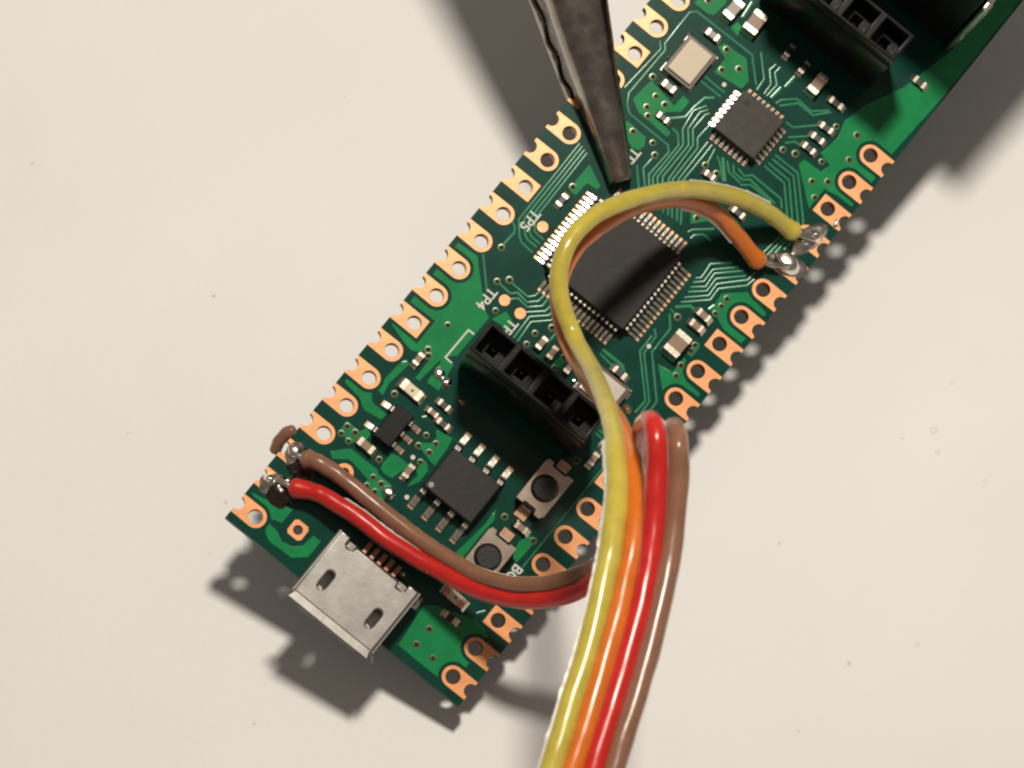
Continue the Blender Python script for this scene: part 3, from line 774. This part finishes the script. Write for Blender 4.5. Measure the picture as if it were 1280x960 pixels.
# lumps of solder on bare lands
for (q, rx, ry, h, m, sd) in [((-5.28, 16.08), .5, .5, .4, "solder", 1), ((-2.71, 7.18), .62, .55, .5, "solder", 2), ((-4.46, 15.87), .36, .4, .3, "steel", 3),
                              ((2.47, 21.72), .26, .2, .3, "solder", 4), ((10.0, 42.67), .22, .40, .10, "solder", 5), ((5.43, 23.33), .3, .26, .3, "land", 6),
                              ((6.68, 22.58), .28, .3, .25, "land", 7), ((0.71, 39.64), .26, .22, .2, "land", 8), ((-2.73, 15.52), .2, .2, .15, "land", 9)]:
    ob = link("solder_joint", blob_mesh("solder_joint", rx, ry, h, 0.3, sd, 18, 7, flat=sd in (1, 2, 4)), m, board, q, sd * 0.7 if sd > 4 else 0)
    if sd in (1, 2, 4):
        ob.rotation_euler = (-0.15, -0.20, 0)

# ------------------------------------------------------------------ female header strips
def header(q, n, sx_anchor, ht_):
    """q is the middle of the strip's top; sx_anchor shifts it by half its length"""
    ln, wd, ht = n * 2.54 + 0.05, 2.50, ht_
    g = group_node("socket_strip", board, (q[0] + sx_anchor * ln / 2, q[1], 0))
    hl = ln / 2
    holes_ = []
    for i in range(n):
        x = (i - (n - 1) / 2) * 2.54
        holes_.append([(x - .98, -.93), (x + .98, -.93), (x + .98, .93), (x - .98, .93)])
    out = [(-hl, -wd / 2), (hl, -wd / 2), (hl, wd / 2), (-hl, wd / 2)]
    link("top_frame", plate_mesh("top_frame", out, holes_, z0=ht - 2.0, th=2.0, bevel=0.12), "black_plastic", g)
    body = [(-hl + .03, -wd / 2 + .03), (hl - .03, -wd / 2 + .03), (hl - .03, wd / 2 - .03), (-hl + .03, wd / 2 - .03)]
    small = [[(x - .36, -.36), (x + .36, -.36), (x + .36, .36), (x - .36, .36)] for x in [(i - (n - 1) / 2) * 2.54 for i in range(n)]]
    link("body", plate_mesh("body", body, small, z0=0.35, th=ht - 2.4, bevel=0.05), "black_plastic", g)
    foot = box_mesh("standoff", 1.0, wd - 0.1, 0.36, 0.04, 0.0)
    for i in range(n):
        x = (i - (n - 1) / 2) * 2.54
        link("standoff", foot, "black_plastic", g, (x, 0, 0))
        cm = box_mesh("contact", .34, .10, 4.6, .02, 1.0)
        link("contact", cm, "contact", g, (x, .26, 0))
    return g
header((0.55, 18.59, 8.7), 4, 0, 8.7)
header((5.78, 53.22, 9.3), 4, -1, 9.3)

# ------------------------------------------------------------------ network jack at the far end
jq = (8.35, 57.7)
jack = group_node("network_jack", board, (jq[0], jq[1], 0))
JW, JD, JH = 15.6, 17.0, 13.4
link("housing", box_mesh("housing", JW - .7, JD - .6, JH - .4, .15, 0.1), "black_plastic", jack, (-JW / 2, JD / 2 + 0.2, 0))
link("top_shield", box_mesh("top_shield", JW, JD, .28, .1, JH - .2), "steel", jack, (-JW / 2, JD / 2 + 0.75, 0))
for sx in (0, 1):
    link("side_shield", box_mesh("side_shield", .34, JD, JH - .35, .13, 0.1), "steel", jack, (-JW * sx, JD / 2 + 0.12, 0))
for z in (1.2, 5.4, 9.4):
    link("spring_tab", box_mesh("spring_tab", .22, .9, 2.6, .04, z), "steel", jack, (0.22, 0.75, 0))

# ------------------------------------------------------------------ micro USB socket
usb = group_node("usb_socket", board, (-0.12, 0.12, 0))
UW, UD, UH, ST = 7.25, 5.3, 2.62, 0.25
def rounded(x, y, l, w, n=8):
    """slot along y"""
    r = w / 2
    return [(x + r * math.cos(a), y + l / 2 - r + r * math.sin(a)) for a in [math.pi * k / n for k in range(n + 1)]] + \
           [(x + r * math.cos(a), y - l / 2 + r + r * math.sin(a)) for a in [math.pi + math.pi * k / n for k in range(n + 1)]]
hx, hy = UW / 2, UD / 2
back = hy
top_out = [(-hx + .2, -hy), (hx - .2, -hy), (hx - .2, back), (2.62, back), (2.62, back - .55), (2.42, back - .72), (1.95, back - .72), (1.85, back - .30),
           (-1.85, back - .30), (-1.95, back - .72), (-2.42, back - .72), (-2.62, back - .55), (-2.62, back), (-hx + .2, back)]
slots = [rounded(sx * 2.12, -0.72, 1.55, .62) for sx in (-1, 1)]
link("top_shell", plate_mesh("top_shell", top_out, slots, z0=UH - ST, th=ST, bevel=0.10), "steel", usb)
# side walls, bent round at the top and drawn in towards the bottom
for s in (-1, 1):
    prof = [(hx - .21, UH - 0.002), (hx - .10, UH - .03), (hx - .02, UH - .12), (hx, UH - .26), (hx, 1.35), (hx - .15, 1.0), (hx - .85, .30), (hx - 1.0, .12), (hx - 2.2, .10)]
    inn = [(hx - .21, UH - ST), (hx - .26, UH - ST - .03), (hx - .27, UH - ST - .05), (hx - .27, UH - .4), (hx - .27, 1.45), (hx - .42, 1.12), (hx - 1.0, .5), (hx - 1.1, .34), (hx - 2.2, .32)]
    v, f = [], []
    for y in (-hy, hy):
        v += [(s * x, y, z) for x, z in prof] + [(s * x, y, z) for x, z in inn]
    n = len(prof)
    for i in range(n - 1):
        a = (i, i + 1, 2 * n + i + 1, 2 * n + i); b = (n + i, 3 * n + i, 3 * n + i + 1, n + i + 1)
        f += [a, b, (i, n + i, n + i + 1, i + 1), (2 * n + i, 2 * n + i + 1, 3 * n + i + 1, 3 * n + i)]
    me = pydata("side_shell", v, f)
    bm = bmesh.new(); bm.from_mesh(me); bmesh.ops.recalc_face_normals(bm, faces=bm.faces[:]); bm.to_mesh(me); bm.free()
    link("side_shell", me, "steel", usb)
# flared lip round the mouth
lip = [(-hx + .35, -hy + .02, UH - .02), (hx - .35, -hy + .02, UH - .02), (hx - .15, -hy - .55, UH + .17), (-hx + .15, -hy - .55, UH + .17)]
lv = lip + [(x, y + .04, z - .22) for x, y, z in lip]
link("lip", pydata("lip", lv, [(0, 1, 2, 3), (7, 6, 5, 4), (3, 2, 6, 7), (0, 3, 7, 4), (1, 5, 6, 2)]), "steel", usb)
for s in (-1, 1):
    q = [(s * (hx - .02), -hy + .02, UH - .4), (s * (hx - .02), -hy + .02, 1.4), (s * (hx + .42), -hy - .42, 1.3), (s * (hx + .42), -hy - .42, UH - .5)]
    qv = q + [(x - s * .16, y - .05, z) for x, y, z in q]
    link("lip", pydata("lip", qv, [(0, 1, 2, 3), (7, 6, 5, 4), (3, 2, 6, 7), (2, 1, 5, 6), (1, 0, 4, 5), (0, 3, 7, 4)]), "steel", usb)
bl = [(-2.4, -hy, .32), (2.4, -hy, .32), (2.5, -hy - .5, .05), (-2.5, -hy - .5, .05)]
bv = bl + [(x, y, z - .2) for x, y, z in bl]
link("lip", pydata("lip", bv, [(0, 1, 2, 3), (7, 6, 5, 4), (3, 2, 6, 7), (0, 3, 7, 4), (1, 5, 6, 2)]), "steel", usb)
link("tongue", box_mesh("tongue", 3.6, 3.4, .55, .05, 1.25), "dark_inside", usb, (0, 0.6, 0))
link("insert", box_mesh("insert", 6.2, .8, 1.9, .05, .15), "dark_inside", usb, (0, hy - 0.55, 0))
for s in (-1, 1):
    link("spring_tab", box_mesh("spring_tab", .34, .30, .1, .02, UH - .42), "steel", usb, (s * 2.12, -1.42, 0))
    link("corner_post", box_mesh("corner_post", .75, .5, 1.2, .08, 0.9), "solder_dull", usb, (s * 2.28, hy - .42, 0))
for i in range(5):
    link("contact", box_mesh("contact", .36, 1.25, .22, .05, .35), "contact", usb, ((i - 2) * 0.65, hy + .28, 0))
    link("contact", box_mesh("contact", .34, .5, .75, .05, .4), "contact", usb, ((i - 2) * 0.65, hy - .12, 0))
link("solder_joint", blob_mesh("solder_joint", .32, .3, .5, .3, 21, 14, 6), "solder", usb, (1.75, hy + .55, 0))
link("solder_joint", blob_mesh("solder_joint", .4, .5, .3, .3, 22, 14, 6), "solder_dull", usb, (hx + .1, hy - .3, 0))

# ------------------------------------------------------------------ push buttons
def button(q):
    g = group_node("push_button", board, (q[0], q[1], 0))
    link("housing", box_mesh("housing", 2.25, 3.55, 1.25, .06, .08), "black_plastic", g)
    pl = [(-1.2, -1.75), (-.62, -1.75), (-.55, -1.55), (.42, -1.55), (.55, -1.95), (1.0, -1.95), (1.22, -1.6), (1.22, 1.75), (.7, 1.75), (.6, 1.58), (-.55, 1.58), (-.65, 1.9), (-1.05, 1.9), (-1.2, 1.6)]
    link("cover_plate", plate_mesh("cover_plate", pl, [circle(0, 0, .97, 32)], z0=1.33, th=.16, bevel=.03), "steel_warm", g)
    link("knob", disc_mesh("knob", .94, 1.05, 36, .16, .75), "rubber", g)
    for s in (-1, 1):
        link("terminal", box_mesh("terminal", .95, .95, .14, .04, .06), "land", g, (0.1 * s, s * 2.15, 0))
        link("terminal_clip", box_mesh("terminal_clip", .85, .16, .9, .04, .1), "steel", g, (0.1 * s, s * 1.83, 0))
button((5.61, 14.22, 1.4))
button((5.52, 7.9, 1.4))

# ------------------------------------------------------------------ hand-soldered joints at the four wired pads
for (q, rx, ry, h, m, sd) in [
    ((-ROW + .15, PITCH - .1), 1.0, .80, .60, "flux", 31), ((-ROW - .5, PITCH + .02), .85, .64, .52, "solder_dull", 32), ((-ROW - .9, PITCH + .1), .42, .40, .80, "solder", 33), ((-ROW + .1, PITCH + .75), .42, .24, .22, "solder", 42),
    ((-ROW + .1, 2 * PITCH - .2), 1.0, .80, .50, "flux", 34), ((-ROW - .5, 2 * PITCH), .84, .64, .50, "solder_dull", 43), ((-ROW - .75, 2 * PITCH + .15), .62, .52, .72, "solder", 35), ((-ROW + .3, 2 * PITCH - .6), .5, .4, .3, "flux", 36),
    ((ROW + .3, 15 * PITCH), 1.2, .70, .34, "solder_dull", 38), ((ROW + .05, 15 * PITCH + .1), 1.15, .86, .66, "solder", 37),
    ((ROW + .3, 16 * PITCH), 1.2, .68, .42, "solder_dull", 39), ((ROW - .5, 16 * PITCH - .25), .45, .4, .5, "flux", 40), ((ROW + .5, 16 * PITCH + .3), .52, .42, .66, "solder", 41), ((ROW + .15, 16 * PITCH - .5), .4, .24, .55, "solder", 44)]:
    ob = link("solder_joint", blob_mesh("solder_joint", rx, ry, h, .22, sd, 22, 9, flat=sd in (35, 37)), m, board, (q[0], q[1], 0.04), sd if sd not in (35, 37) else 0)
    if sd in (35, 37):
        ob.rotation_euler = (-0.13, -0.22, 0)
# curl of cut insulation behind the brown wire's pad, hanging over the edge
link("insulation_scrap", tube_mesh("insulation_scrap", spline([(-10.82, 4.67, -1.2), (-10.97, 5.28, -0.7), (-10.96, 5.95, -0.3), (-10.71, 6.42, -0.1)], 6), .46, 14, True, .16, 5), "brown", board)

# ------------------------------------------------------------------ ribbon cable
cable = thing("ribbon_cable", "four-wire ribbon cable, yellow, orange, red and brown, soldered to both edges of the board", "cable")
def wire(color, pts, rad, lead_pts, lab):
    path = spline(pts, 12)
    w = link("wire", tube_mesh("wire", path, rad, 22, True, 0.07, hash(color) % 7 if False else len(color)), color, cable)
    w["label"] = lab
    link("stripped_end", tube_mesh("stripped_end", spline(lead_pts, 6), .24, 12), "solder_dull", w)
    return w, path
def swell(r, s0=1.0):
    return lambda t: r * (1 + 0.20 * math.exp(-((t - 0.008) / 0.018) ** 2) - 0.12 * math.exp(-(t / 0.004) ** 2)) * (0.93 + 0.16 * max(0.0, min(1.0, (t - 0.62) / 0.1)))
yel = [(8.09, 40.06, 0.85), (7.06, 39.88, 1.5), (5.4, 39.43, 3.0), (3.73, 38.63, 4.6), (1.95, 37.39, 6.4), (0.2, 35.6, 9.0), (-1.28, 33.4, 11.8), (-2.57, 30.94, 14.3), (-3.53, 28.46, 16.0), (-3.75, 25.97, 16.8), (-2.95, 23.75, 16.8), (-1.44, 22.25, 16.5), (0.78, 20.9, 16.7), (2.71, 19.35, 20.5), (4.37, 17.1, 27.5), (5.83, 15.14, 32.5), (7.17, 13.07, 36.2), (8.47, 11.13, 38.4), (9.57, 9.15, 39.7), (10.96, 6.39, 40.8), (12.69, 2.43, 41.9), (14.1, -1.41, 43.0), (15.5, -5.17, 43.8), (17.06, -9.34, 44.3), (18.82, -13.87, 44.6)]
ora = [(7.45, 36.75, 0.85), (6.32, 36.79, 1.5), (4.8, 36.86, 2.6), (2.88, 36.76, 4.2), (1.11, 35.85, 6.2), (-0.5, 34.23, 8.6), (-1.76, 31.91, 11.2), (-2.7, 29.18, 13.4), (-3.16, 26.48, 14.8), (-2.78, 24.09, 15.2), (-1.62, 22.41, 15.0), (0.61, 20.68, 15.3), (2.85, 19.12, 18.6), (4.89, 17.2, 25.5), (6.61, 15.43, 31.5), (8.1, 13.55, 36.0), (9.53, 11.62, 38.4), (10.77, 9.69, 39.7), (11.98, 7.25, 40.6), (13.66, 3.22, 41.9), (15.06, -0.63, 43.0), (16.47, -4.39, 43.8), (18.01, -8.57, 44.3), (19.78, -13.11, 44.6)]
redp = [(-8.11, 3.14, 0.95), (-7.09, 3.63, 1.3), (-6.02, 3.96, 1.6), (-3.4, 4.23, 2.1), (-0.26, 4.27, 2.7), (3.23, 4.69, 3.7), (6.79, 5.31, 5.5), (9.63, 6.62, 8.2), (11.54, 8.71, 11.0), (11.93, 11.04, 13.5), (11.0, 13.78, 16.0), (9.26, 15.76, 21.0), (7.95, 16.3, 28.0), (7.36, 15.99, 35.0), (7.4, 15.65, 39.2), (8.19, 14.81, 40.6), (9.59, 13.13, 40.5), (11.28, 10.75, 40.5), (12.91, 7.97, 40.9), (14.64, 4.01, 41.9), (16.03, 0.15, 43.0), (17.43, -3.62, 43.8), (18.97, -7.8, 44.3), (20.77, -12.31, 44.6)]
bro = [(-8.78, 5.31, 0.8), (-7.94, 5.58, 1.15), (-6.52, 5.75, 1.45), (-4.24, 5.74, 1.85), (-0.98, 5.64, 2.5), (2.63, 5.72, 3.6), (6.09, 6.1, 5.5), (8.85, 7.32, 8.3), (10.87, 9.56, 11.0), (11.99, 12.27, 13.5), (12.0, 14.94, 16.0), (10.65, 16.9, 21.0), (9.43, 17.17, 28.0), (8.85, 16.7, 35.0), (8.79, 16.28, 39.2), (9.55, 15.29, 40.6), (10.92, 13.59, 40.5), (12.38, 11.34, 40.5), (13.82, 8.71, 40.9), (15.58, 4.77, 41.9), (17.0, 0.94, 43.0), (18.39, -2.84, 43.8), (19.93, -7.03, 44.3), (21.76, -11.52, 44.6)]
RW = 0.665
wire("yellow", yel, swell(RW), [(9.45, 40.66, 0.55), (8.77, 40.33, 0.8), (7.76, 40.06, 1.0)], "yellow wire lying highest at the left of the ribbon")
wire("orange", ora, swell(RW), [(9.2, 37.95, 0.6), (8.31, 37.24, 0.85), (7.09, 36.79, 1.0)], "orange wire running under the yellow one")
wire("red", redp, swell(RW), [(-9.38, 2.96, 0.5), (-8.81, 3.03, 0.8), (-7.82, 3.22, 1.0)], "red wire looping below the USB socket side")
wire("brown", bro, swell(0.63), [(-9.74, 5.0, 0.55), (-9.23, 5.16, 0.75), (-8.45, 5.34, 0.9)], "brown wire at the right of the ribbon")

# torn translucent web left along the split edges
def fin(src, i0, i1, off, width, seed):
    path = spline(src, 12)[i0:i1]
    v, f = [], []
    n = len(path)
    for i, p in enumerate(path):
        t = (path[min(i + 1, n - 1)] - path[max(i - 1, 0)]).normalized()
        side = t.cross(Vector((0, 0, 1))).normalized() * off
        k = width * (0.55 + 0.6 * abs(noise.noise(Vector((i * 0.35, seed, 0)))))
        if i in (0, n - 1): k *= 0.2
        a = p + side * RW * 0.9
        b = p + side * (RW * 0.9 + k)
        for q, h in ((a, .10), (b, .05)):
            v += [(q.x, q.y, q.z + h), (q.x, q.y, q.z - h)]
    for i in range(n - 1):
        a = i * 4
        f += [(a, a + 4, a + 6, a + 2), (a + 1, a + 3, a + 7, a + 5), (a + 2, a + 6, a + 7, a + 3)]
    return pydata("torn_web", v, f)
link("torn_web", fin(yel, 186, 288, 1, .40, 3.0), "clear", cable)
link("torn_web", fin(yel, 22, 60, 1, .22, 5.0), "clear", cable)
link("torn_web", fin(ora, 22, 56, -1, .26, 7.0), "clear", cable)
link("torn_web", fin(redp, 30, 80, -1, .2, 9.0), "clear", cable)

# ------------------------------------------------------------------ alligator clip
clip = thing("alligator_clip", "tarnished steel alligator clip gripping the board's upper left edge", "clip")
st = [((-3.82, 34.95, 1.6), 0.82, -0.05), ((-5.01, 35.91, 1.95), 0.98, -0.05), ((-7.6, 37.81, 2.8), 1.32, -0.03), ((-10.12, 39.62, 3.6), 1.64, 0.15), ((-12.62, 41.4, 4.5), 1.96, 0.6),
      ((-15.55, 43.52, 5.5), 2.3, 1.2), ((-18.94, 45.89, 6.8), 2.6, 2.1), ((-23.41, 49.01, 8.6), 2.9, 3.4), ((-30.03, 53.56, 11.5), 3.2, 6.0), ((-38.76, 59.39, 15.5), 3.5, 9.5)]
axis = (Vector(st[-1][0]) - Vector(st[0][0])); axis.z = 0; axis.normalize()
lat = Vector((axis.y, -axis.x, 0))           # towards the right-hand side of the jaw
def jaw(name, low):
    path, ws = [], []
    sp = spline([q for q, _, _ in st], 8)
    m = len(sp)
    v, f = [], []
    rows = None
    for i, p in enumerate(sp):
        k = i / (m - 1) * (len(st) - 1)
        a = min(int(k), len(st) - 2); w = st[a][1] + (st[a + 1][1] - st[a][1]) * (k - a); edge = st[a][2] + (st[a + 1][2] - st[a][2]) * (k - a)
        wave = 0.62 * math.sin(i * 0.9) * max(0.0, min(1.0, (i - 17) / 5))
        if not low:
            zt, zb, w2 = p.z, edge + wave, w
        else:
            w2 = w + 0.22
            zb = edge - 0.98 + wave
            zt = edge - 1.15 - 0.7 * (p.z - edge)
        pts = []
        for a_ in (-90, -78, -64, -50, -36, -20, 0, 20, 36, 50, 64, 78, 90):
            r = math.radians(a_)
            ex = 0.85
            x = math.copysign(abs(math.sin(r)) ** ex, r) * w2
            z = zt - (1 - abs(math.cos(r)) ** 0.9) * min(0.85 * w2, 1.5) * (1 if not low else -1)
            pts.append((x, z))
        pts = [(-w2 * 1.03, zb)] + pts + [(w2 * 1.03, zb)]
        base = Vector((p.x, p.y, 0))
        for (x, z) in pts:
            q = base + lat * x
            v.append((q.x, q.y, z))
        rows = len(pts)
    for i in range(m - 1):
        for j in range(rows - 1):
            a = i * rows + j
            f.append((a, a + 1, a + rows + 1, a + rows))
    f.append(tuple(range(rows)) if not low else tuple(range(rows))[::-1])
    me = pydata(name, v, f)
    bm = bmesh.new(); bm.from_mesh(me); bmesh.ops.recalc_face_normals(bm, faces=bm.faces[:])
    bm.to_mesh(me); bm.free()
    o = link(name, me, "clip", clip, smooth=True)
    sm = o.modifiers.new("sheet", "SOLIDIFY"); sm.thickness = 0.3; sm.offset = -1 if not low else -1
    return o
jaw("jaw", False)
jaw("jaw", True)
